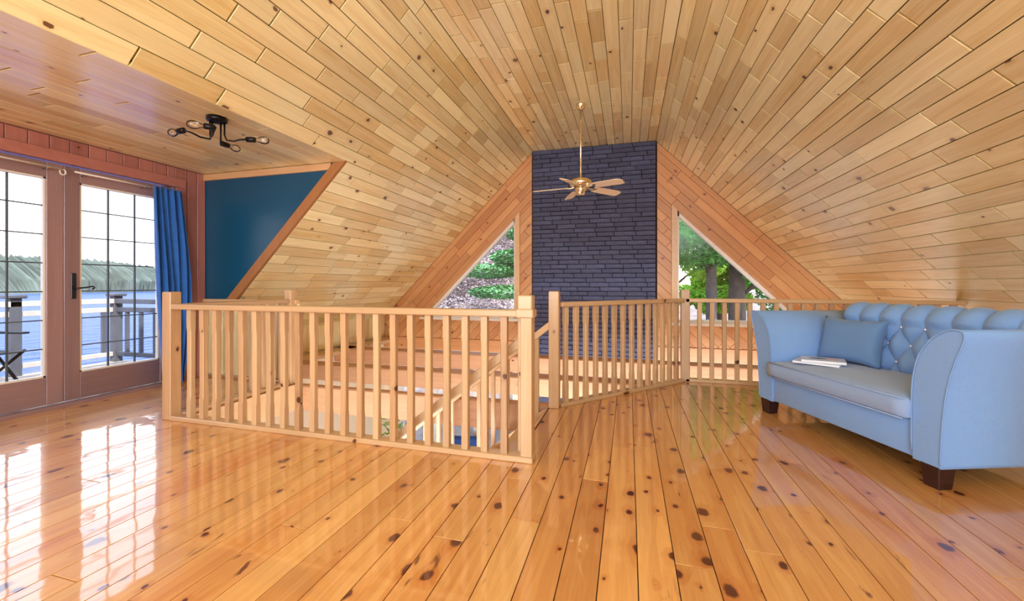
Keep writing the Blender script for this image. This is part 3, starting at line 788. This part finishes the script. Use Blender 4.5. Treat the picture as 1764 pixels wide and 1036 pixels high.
# seat cushion (T front)
def cushion():
    bm = bmesh.new(); NX, NY, NZ = 44, 26, 6; x0, x1, y0, y1, z0, z1 = .146, SW - .146, -.035, .60, .318, .452
    r = bmesh.ops.create_cube(bm, size=1.0)
    bmesh.ops.subdivide_edges(bm, edges=bm.edges[:], cuts=14, use_grid_fill=True)
    for v in bm.verts:
        u, w, h = v.co.x * 2, v.co.y * 2, v.co.z * 2
        e = 6.0
        k = (abs(u) ** 10 + abs(w) ** 10 + abs(h) ** e) ** (1 / 10)
        x = (x0 + x1) / 2 + u * (x1 - x0) / 2; y = (y0 + y1) / 2 + w * (y1 - y0) / 2
        puff = (1 - u * u) * (1 - w * w)
        zz = (z0 + z1) / 2 + h * ((z1 - z0) / 2 + (.022 * puff if h > 0 else 0))
        ew = max(0, abs(w) - .9) / .1; eu_ = max(0, abs(u) - .95) / .05
        zz -= h * .018 * max(ew, eu_) ** 2
        y -= .012 * (1 - h * h) * (1 if w < -.99 else 0)
        if h > .99: zz += .003 * math.sin(x * 31 + y * 11) * puff
        v.co = (x, y, zz)
    o = from_bm('seat_cushion', bm, M['seat'], sofa, True)
    for zz in (z1 - .012, z0 + .012):
        tube('piping', [(x0 + .01, y0 - .006, zz), ((x0 + x1) / 2, y0 - .008, zz), (x1 - .01, y0 - .006, zz)], .004, M['seat'], o, 6)
cushion()
# tufted back
def back():
    bx0, bx1 = .10, SW - .10; du, dv = .163, .125; zb0 = .40; ztop = .925
    ys = .60; NU, NV = 150, 84
    path = []      # (y, z, nrm_y, nrm_z, s) up the front, over the roll, down the rear
    prof = [(ys, zb0), (ys + .02, .54), (ys + .045, .67), (ys + .055, .76), (ys + .062, .80)]
    for k in range(1, 10):
        a = math.pi - k * math.pi / 9
        prof.append((ys + .062 + .09 + .09 * math.cos(a), .80 + .072 * math.sin(a)))
    prof += [(ys + .24, .6), (ys + .235, Z0)]
    ss = [0]
    for a, b in zip(prof, prof[1:]): ss.append(ss[-1] + math.hypot(b[0] - a[0], b[1] - a[1]))
    def at(s):
        for i in range(len(prof) - 1):
            if s <= ss[i + 1] or i == len(prof) - 2:
                t = (s - ss[i]) / (ss[i + 1] - ss[i]); a, b = prof[i], prof[i + 1]
                dy, dz = b[0] - a[0], b[1] - a[1]; l = math.hypot(dy, dz)
                return a[0] + dy * t, a[1] + dz * t, -dz / l, dy / l
    bm = bmesh.new(); grid = []; S_roll = ss[12]; s_top = .365       # last button row
    for j in range(NV + 1):
        s = S_roll * j / NV if j <= NV - 4 else S_roll + (ss[-1] - S_roll) * (j - NV + 4) / 4
        y, z, ny, nz = at(s); row = []
        for i in range(NU + 1):
            x = bx0 + (bx1 - bx0) * i / NU
            p = (x - bx0) / du + (s - s_top) / (2 * dv); q_ = (x - bx0) / du - (s - s_top) / (2 * dv)
            if s < s_top:
                a, b = abs(math.sin(math.pi * p)), abs(math.sin(math.pi * q_))
                h = .055 * (a * b) ** .55
                if s < .07: h *= .5 + .5 * s / .07
            else:
                k = min(1.0, (s - s_top) / .05)
                h = .055 * (abs(math.sin(math.pi * (x - bx0) / du)) ** .5) * (.35 + .65 * k) * (1 if s < S_roll else .3)
                h = max(h, .0)
            # rounded ends
            ed = min(x - bx0, bx1 - x); rnd = .05 * max(0, 1 - ed / .06) ** 2
            row.append(bm.verts.new((x, y + ny * h + rnd * (.6 if s < S_roll else -.6), z + nz * h - (rnd if z > .8 else 0))))
        grid.append(row)
    for j in range(NV):
        for i in range(NU): bm.faces.new((grid[j][i], grid[j][i + 1], grid[j + 1][i + 1], grid[j + 1][i]))
    for e in (0, NU): bm.faces.new([grid[j][e] for j in range(NV + 1)][::1 if e else -1])
    o = from_bm('backrest', bm, M['sofa'], sofa, True)
    nrow = 0
    s = s_top; row = 0
    while s > .05:
        x = bx0 + (du / 2 if row % 2 else 0)
        while x < bx1 - .02:
            if x > bx0 + .04:
                y, z, ny, nz = at(s)
                bm = bmesh.new(); bmesh.ops.create_uvsphere(bm, u_segments=10, v_segments=6, radius=.010)
                b_ = from_bm('button', bm, M['button'], o, True); b_.location = (x, y + ny * .004, z + nz * .004)
            x += du
        s -= dv; row += 1
back()
for (x, y, k) in ((.055, .05, 0), (SW - .055, .05, 1), (.06, SD - .07, 2), (SW - .06, SD - .07, 3)):
    bm = bmesh.new(); bm_box(bm, -.048, .048, -.048, .048, 0, Z0 + .003, .003)
    for v in bm.verts:
        if v.co.z < .06: v.co.x *= .80; v.co.y *= .80
    o = from_bm('leg', bm, M['legwood'], sofa); o.location = (x, y, 0)

# pillow
def pillow():
    bm = bmesh.new(); N = 22; W_, H_ = .47, .36
    for side in (1, -1):
        g = []
        for j in range(N + 1):
            r = []
            for i in range(N + 1):
                u, v = -1 + 2 * i / N, -1 + 2 * j / N
                pin = 1 - .12 * (1 - u * u) * abs(v) ** 3; pin2 = 1 - .12 * (1 - v * v) * abs(u) ** 3
                h = .075 * ((1 - u ** 4) * (1 - v ** 4)) ** .55
                r.append(bm.verts.new((u * W_ / 2 * pin2, side * h, v * H_ / 2 * pin)))
            g.append(r)
        for j in range(N):
            for i in range(N): bm.faces.new((g[j][i], g[j][i + 1], g[j + 1][i + 1], g[j + 1][i]))
    bmesh.ops.remove_doubles(bm, verts=bm.verts, dist=.0008)
    o = from_bm('throw_pillow', bm, M['pillow'], None, True)
    tag(o, 'plain slate blue throw pillow leaning in the sofa corner', 'pillow')
    base = Matrix.Translation((SA.x, SA.y, 0)) @ Matrix.Rotation(SR, 4, 'Z')
    o.matrix_world = base @ Matrix.Translation((.37, .475, .635)) @ Matrix.Rotation(math.radians(10), 4, 'Z') @ Matrix.Rotation(math.radians(-14), 4, 'X')
pillow()
# magazines
def magazine(loc, rz, w, d, h, lab, dark):
    o = empty('magazine', loc, rz, lab, 'magazine', 'magazines on the sofa seat')
    box('pages', -w / 2 + .002, w / 2 - .002, -d / 2 + .002, d / 2 - .002, .002, h - .002, M['paper'], o, .001)
    box('cover', -w / 2, w / 2, -d / 2, d / 2, h - .002, h, M['cover'], o, .0005)
    box('back_cover', -w / 2, w / 2, -d / 2, d / 2, 0, .002, M['cover'], o, .0005)
    if dark:
        bm = bmesh.new(); tube_pts = [(math.cos(a) * .055 - .03, math.sin(a) * .03 + .02) for a in [k * math.pi / 8 for k in range(16)]]
        f = bm.faces.new([bm.verts.new((x, y, 0)) for x, y in tube_pts]); p1 = from_bm('cover_print', bm, M['ink'], o); p1.location.z = h + .0006
        box('cover_print', .03, .09, -.02, .05, h, h + .0008, M['pink'], o, 0)
    return o
sd = Vector((math.cos(SR), math.sin(SR))); sn = Vector((-sd.y, sd.x))
def sloc(x, y): return (SA.x + sd.x * x + sn.x * y, SA.y + sd.y * x + sn.y * y)
mx_, my_ = sloc(.40, .185)
magazine((mx_, my_, .473), SR + math.radians(38), .29, .205, .016, 'lower white magazine lying on the sofa seat', False)
mx_, my_ = sloc(.415, .205)
magazine((mx_, my_, .4895), SR + math.radians(52), .27, .195, .018, 'upper magazine with dark and pink cover print lying on the other', True)

# ------------------------------------------------------------------ ceiling fan
FX, FYY, FZ = XM, 5.67, 2.41
fan = empty('ceiling_fan', (FX, FYY, ZC), label='brass ceiling fan with five pale wooden blades on a long rod', cat='ceiling fan')
lathe('canopy', [(.012, -.075), (.03, -.07), (.055, -.045), (.066, -.01), (.066, 0)], M['brass'], fan)
dz = FZ - ZC
lathe('downrod', [(.013, dz + .05), (.013, -.07)], M['brass'], fan, 12)
lathe('motor_housing', [(.03, dz + .09), (.05, dz + .08), (.10, dz + .075), (.145, dz + .05), (.155, dz + .02), (.15, dz - .005), (.12, dz - .03), (.09, dz - .04)], M['brass'], fan, 32)
lathe('switch_housing', [(.075, dz - .04), (.078, dz - .075), (.06, dz - .10), (.055, dz - .135), (.03, dz - .15), (.005, dz - .152)], M['brass'], fan, 24)
for k in range(5):
    a = YAW + math.radians(97 + 72 * k)
    ir = empty('blade_assembly', (0, 0, dz - .035), a); ir.parent = fan
    bm = bmesh.new()
    outline = [(.19, -.05), (.24, -.062), (.56, -.068), (.60, -.05), (.615, -.02), (.60, .052), (.55, .068), (.24, .062), (.19, .05)]
    v0 = [bm.verts.new((x, y, 0)) for x, y in outline]; v1 = [bm.verts.new((x, y, .008)) for x, y in outline]
    bm.faces.new(v0); bm.faces.new(v1)
    for q in range(len(outline)): bm.faces.new((v0[q], v0[(q + 1) % 9], v1[(q + 1) % 9], v1[q]))
    for v in bm.verts: v.co = Matrix.Rotation(math.radians(3), 3, 'Y') @ (Matrix.Rotation(math.radians(-15), 3, 'X') @ (v.co * 1.06))
    from_bm('blade', bm, M['blade'], ir)
    bm = bmesh.new(); tube_bm(bm, [(.08, 0, .005), (.14, 0, -.012), (.21, 0, -.006)], [.014, .012, .010], 8)
    bm_box(bm, .19, .26, -.035, .035, -.012, -.004, .003, Matrix.Rotation(math.radians(-13), 4, 'X'))
    from_bm('blade_iron', bm, M['brass'], ir, False)

# ------------------------------------------------------------------ dormer ceiling light
LX, LY = -3.04, 2.47
lamp = empty('ceiling_light', (LX, LY, ZD), label='black four-armed ceiling light with bare clear bulbs in the dormer', cat='ceiling light')
lathe('base_plate', [(.066, -.03), (.07, -.025), (.07, 0)], M['black'], lamp, 28)
arms = [((-.03, -.03), (.10, -.235), (-.05, -.06)), ((-.045, .0), (-.17, -.19), (-.14, .0)), ((.04, .03), (.20, .13), (.08, .04)), ((-.01, .04), (-.09, .18), (0, .10))]
dirs = [(-.055, -.05), (-.13, .012), (.076, .035), (0, .106)]
targ = [(-2.901, 2.284), (-3.182, 2.298), (-2.828, 2.592), (-3.138, 2.631)]
for (st, _, _), dv, tg in zip(arms, dirs, targ):
    a = Vector((st[0], st[1], -.03)); tx, ty = tg[0] - LX, tg[1] - LY
    d = Vector((dv[0], dv[1], 0)).normalized()
    end = Vector((tx, ty, -.15))
    st2 = end - d * .05
    pts = [a, a + Vector((0, 0, -.10)), a + Vector((0, 0, -.125)) + (st2 - a).normalized() * .02]
    mid = (pts[-1] + st2) / 2; mid.z = -.165
    pts += [Vector((pts[-1].x * .6 + st2.x * .4, pts[-1].y * .6 + st2.y * .4, -.17)), Vector((pts[-1].x * .3 + st2.x * .7, pts[-1].y * .3 + st2.y * .7, -.155)), st2]
    ar = tube('arm', pts, .0065, M['black'], lamp, 8)
    rot = d.to_track_quat('Z', 'Y').to_euler()
    lathe('socket', [(.010, -.05), (.021, -.042), (.021, .018), (.018, .02)], M['black'], lamp, 16, loc=end, rot=rot)
    lathe('bulb', [(.012, .015), (.014, .03), (.022, .05), (.030, .075), (.030, .095), (.02, .115), (.004, .122)], M['bulb'], lamp, 18, loc=end, rot=rot)
    fb = bmesh.new(); tube_bm(fb, [(0, 0, .02), (.008, 0, .05), (-.008, 0, .085), (.008, .004, .09), (0, 0, .05)], .0014, 5)
    fo = from_bm('filament', fb, M['filament'], lamp, True); fo.location = end; fo.rotation_euler = rot

# ------------------------------------------------------------------ lower storey furniture glimpsed through the balusters
def armchair(x, y, rz):
    a = empty('armchair', (x, y, ZL), rz, 'navy blue armchair on the storey below seen through the balusters', 'armchair')
    box('seat', -.32, .32, -.3, .32, .18, .44, M['darkblue'], a, .03, True, 2)
    box('backrest', -.38, .38, .26, .42, .18, .92, M['darkblue'], a, .04, True, 2)
    for s in (-1, 1): box('arm', s * .40 - .07, s * .40 + .07, -.3, .36, .18, .62, M['darkblue'], a, .03, True, 2)
    for sx_ in (-1, 1):
        for sy_ in (-1, 1): box('leg', sx_ * .34 - .025, sx_ * .34 + .025, sy_ * .26 - .025 + .03, sy_ * .26 + .025 + .03, 0, .19, M['legwood'], a)
armchair(-2.75, 6.7, math.radians(12))
def plant(x, y):
    p = empty('potted_plant', (x, y, ZL), label='leafy green potted plant on the storey below by the window', cat='plant')
    lathe('pot', [(.12, 0), (.17, .28), (.185, .30), (.165, .30), (.15, .27)], M['terracotta'], p)
    bm = bmesh.new()
    for k in range(70):
        a = random.uniform(0, 6.28); r = random.uniform(.05, .32); z = random.uniform(.3, 1.15)
        c = Vector((math.cos(a) * r, math.sin(a) * r, z)); d = Vector((math.cos(a), math.sin(a), random.uniform(-.2, .8))).normalized(); s = d.cross(Vector((0, 0, 1))).normalized() * .035
        l = random.uniform(.10, .2)
        bm.faces.new([bm.verts.new(c), bm.verts.new(c + d * l * .5 + s), bm.verts.new(c + d * l), bm.verts.new(c + d * l * .5 - s)])
    from_bm('leaves', bm, M['leaf'], p)
    bm = bmesh.new()
    for k in range(6): tube_bm(bm, [(0, 0, .25), (random.uniform(-.1, .1), random.uniform(-.1, .1), .7), (random.uniform(-.2, .2), random.uniform(-.2, .2), 1.1)], .008, 5)
    from_bm('stem', bm, M['needle'], p)
plant(-4.15, 6.9)

# ------------------------------------------------------------------ outside the doors: deck, lake, far shore
deck = empty('deck', (-6, 2, 0), kind='structure')
box('joists', -1.1, 1.08, -3.2, 2.25, -.2, -.05, M['deckdark'], deck, 0)
y = -3.2
while y < 2.2:
    box('plank', -1.1, 1.1, y, y + .13, -.05, -.02, M['deck'], deck, .003); y += .137
dr = empty('deck_railing', (-7, 2, 0), label='weathered deck railing with capped posts between the doors and the lake', cat='railing')
def dpost(x, y):
    box('post', x - .05, x + .05, y - .05, y + .05, -.05, .90, M['deckdark'], dr, .004)
    box('post_cap', x - .085, x + .085, y - .085, y + .085, .90, .945, M['deckdark'], dr, .01)
for y in (-1.0, .1, 1.15, 2.18): dpost(0, y)
for x in (1.0, 2.1): dpost(x, 2.18)
box('top_rail', -.05, .05, -3.2, 2.13, .80, .865, M['deckrail'], dr, .004); box('rail', -.025, .025, -3.2, 2.13, .68, .745, M['deckrail'], dr, .004)
box('rail', -.025, .025, -3.2, 2.13, .06, .12, M['deckrail'], dr, .004)
box('top_rail', .05, 2.2, 2.13, 2.23, .80, .865, M['deckdark'], dr, .004); box('rail', .05, 2.2, 2.155, 2.205, .68, .745, M['deckdark'], dr, .004)
box('rail', .05, 2.2, 2.155, 2.205, .06, .12, M['deckdark'], dr, .004)
y = -3.1
while y < 2.1:
    if min(abs(y - q) for q in (-1.0, .1, 1.15, 2.18)) > .09: box('baluster', -.018, .018, y - .025, y + .025, .08, .72, M['deckdark'], dr, .002)
    y += .27
for k in range(7): box('baluster', .22 + .27 * k - .02, .22 + .27 * k + .02, 2.16, 2.2, .08, .72, M['deckdark'], dr, .002)
# deck chair
dc = empty('deck_chair', (-5.95, 2.35, -.02), math.radians(100), 'black folding sling chair out on the deck', 'chair')
for s in (-.27, .27):
    tube('frame', [(s, -.30, 0), (s, .12, .45), (s, .34, .98)], .014, M['black'], dc)
    tube('frame', [(s, .34, 0), (s, -.26, .44)], .014, M['black'], dc)
    box('arm', s - .03, s + .03, -.28, .22, .60, .62, M['sling'], dc, .006)
box('seat', -.26, .26, -.26, .14, .42, .435, M['sling'], dc, .004)
mesh('backrest', [(-.26, .12, .44), (.26, .12, .44), (.26, .33, .96), (-.26, .33, .96), (-.26, .135, .435), (.26, .135, .435), (.26, .345, .955), (-.26, .345, .955)], [(0, 1, 2, 3), (7, 6, 5, 4), (0, 4, 5, 1), (1, 5, 6, 2), (2, 6, 7, 3), (3, 7, 4, 0)], M['sling'], dc)

lake = mesh('lake', [(-900, -900, -6), (-14, -900, -6), (-14, 900, -6), (-900, 900, -6)], [(0, 1, 2, 3)], M['water'])
tag(lake, kind='structure')
# far shore: a wooded ridge
V, Fc = [], []; NS = 1500; rnd = random.Random(5)
prof_n = [0] * (NS + 1)
for k in range(NS + 1):
    yy = -500 + 1300 * k / NS
    hgt = 13 + 4 * math.sin(yy / 95) + 3 * math.sin(yy / 37 + 1) + rnd.uniform(-1.1, 1.1) + 1.2 * math.sin(yy * 1.7) * math.sin(yy * .53)
    V += [(-420 + 12 * math.sin(yy / 60), yy, -6), (-432 + rnd.uniform(-3, 3), yy, 4 + rnd.uniform(-2, 2)), (-450 + rnd.uniform(-4, 4), yy, hgt * .75 + rnd.uniform(-2, 2)), (-470, yy, hgt + 6), (-500, yy, -6)]
for k in range(NS):
    for j in range(4): Fc.append((k * 5 + j, k * 5 + j + 1, k * 5 + 5 + j + 1, k * 5 + 5 + j))
hill = mesh('far_shore', V, Fc, M['farwood']); tag(hill, 'hazy wooded far shore across the lake', 'treeline', kind='stuff')

# ------------------------------------------------------------------ outside the gable: bank, trees
V, Fc = [], []; NXg, NYg = 40, 40; rnd = random.Random(9)
def gz(x, y):
    left = max(0, min(1, (2.0 - x) / 6.0)); t = max(0, y - 9.5)
    return -2.9 + t * (.10 + .42 * left) * min(1, t / 3 + .3)
for j in range(NYg + 1):
    for i in range(NXg + 1):
        x = -9 + 35 * i / NXg; y = 8.0 + 34 * j / NYg
        V.append((x, y, gz(x, y) + rnd.uniform(-.12, .12)))
for j in range(NYg):
    for i in range(NXg):
        a = j * (NXg + 1) + i; Fc.append((a, a + 1, a + NXg + 2, a + NXg + 1))
gr = mesh('ground', V, Fc, M['ground'], None, True); gr['kind'] = 'structure'
def leaf_cloud(name, parent, mat, blobs, n, size, seed, kind=None, flat=.5):
    rn = random.Random(seed); V, Fc = [], []
    tot = sum(b[3] * b[4] for b in blobs)
    for (cx, cy, cz, rx, rz_) in blobs:
        for k in range(int(n * rx * rz_ / tot)):
            while True:
                p = Vector((rn.uniform(-1, 1), rn.uniform(-1, 1), rn.uniform(-1, 1)))
                if .25 < p.length < 1: break
            p = p.normalized() * (p.length ** .5)
            c = Vector((cx + p.x * rx, cy + p.y * rx, cz + p.z * rz_))
            a = Vector((rn.gauss(0, 1), rn.gauss(0, 1), rn.gauss(0, flat))).normalized(); b = a.cross(Vector((rn.gauss(0, .5), rn.gauss(0, .5), 1))).normalized()
            s = size * rn.uniform(.6, 1.3); i = len(V)
            V += [c - a * s, c + b * s * .5, c + a * s, c - b * s * .5]; Fc.append((i, i + 1, i + 2, i + 3))
    me = bpy.data.meshes.new(name); me.from_pydata(V, [], Fc); me.materials.append(mat)
    o = link(bpy.data.objects.new(name, me), parent)
    if kind: o['kind'] = kind
    return o
def tree(x, y, h, r, crown_z, mat, lab, seed, n=5000, size=.085, lean=0):
    rn = random.Random(seed); z0 = gz(x, y) - .1
    t = empty('tree', (x, y, z0), label=lab, cat='tree', group='trees beyond the gable windows')
    tube('trunk', [(0, 0, 0), (lean * .3, 0, h * .35), (lean * .6, .05, h * .7), (lean, 0, h)], [r * 1.25, r, r * .8, r * .4], M['bark'], t, 12)
    blobs = []
    for k in range(14):
        a = rn.uniform(0, 6.28); d = rn.uniform(.3, 1.7); blobs.append((math.cos(a) * d + lean * .6, math.sin(a) * d * .7, crown_z + rn.uniform(-1.4, 2.6), rn.uniform(.7, 1.3), rn.uniform(.45, .9)))
    leaf_cloud('crown', t, mat, blobs, n, size, seed)
    bm = bmesh.new()
    for (bx, by, bz, _, _) in blobs[:8]: tube_bm(bm, [(lean * .4, 0, max(.5, bz - 1.2)), (bx * .6, by * .6, bz - .4), (bx, by, bz)], [r * .35, r * .2, .02], 6)
    from_bm('branches', bm, M['bark'], t, True)
tree(2.30, 13.2, 8, .15, 5.3, M['leaf2'], 'slim trunked green tree standing nearest the chimney outside the window beside the sofa', 1, 17000)
tree(3.10, 13.8, 9, .23, 5.6, M['leaf'], 'thick grey trunked green tree outside the window beside the sofa', 2, 16000)
tree(1.2, 17.0, 9, .20, 4.6, M['leaf'], 'bright green tree farther back outside the window beside the sofa', 3, 20000, .10)
tree(6.0, 17.5, 9, .22, 4.0, M['leaf2'], 'deep green leafy tree at the narrow corner of the window beside the sofa', 4, 12000, .10)
tree(3.9, 21.0, 10, .22, 3.6, M['leaf'], 'sunlit green tree at the very back beyond the two trunks', 5, 24000, .13)
def conifer(x, y, z, blobs, lab, seed):
    t = empty('conifer', (x, y, gz(x, y) - .1), label=lab, cat='tree', group='trees beyond the gable windows')
    z0 = z - gz(x, y) + .1
    tube('trunk', [(1.6, 0, 0), (1.6, 0, z0 + 4)], [.16, .06], M['bark'], t, 10)
    bm = bmesh.new()
    for (bx, by, bz, rx, rz_) in blobs: tube_bm(bm, [(1.6, 0, z0 + bz + .35), (bx + rx * .5, by, z0 + bz + .1), (bx - rx, by, z0 + bz - .05)], [.045, .03, .012], 6)
    from_bm('branches', bm, M['bark'], t, True)
    leaf_cloud('needles', t, M['needle'], [(bx, by, z0 + bz, rx, rz_) for (bx, by, bz, rx, rz_) in blobs], 14000, .055, seed, flat=.3)
conifer(-3.2, 11.5, 1.6, [(-.7, 0, -.15, 1.0, .22), (.2, .2, .25, .9, .25), (-.2, -.2, -.75, 1.0, .2), (.5, .1, .9, .7, .25), (.6, 0, 1.6, .6, .25)], 'green conifer with drooping boughs in front of the grey bank', 21)
bb = [(rnd.uniform(-9, -1.5), yy, gz(-6, yy) + .6, rnd.uniform(.9, 1.5), rnd.uniform(.5, .9)) for yy in [11.6 + .4 * k for k in range(38)]]
br = leaf_cloud('undergrowth', None, M['twig'], bb, 70000, .055, 31, 'stuff'); tag(br, 'grey brown leafless brush covering the bank outside', 'undergrowth')
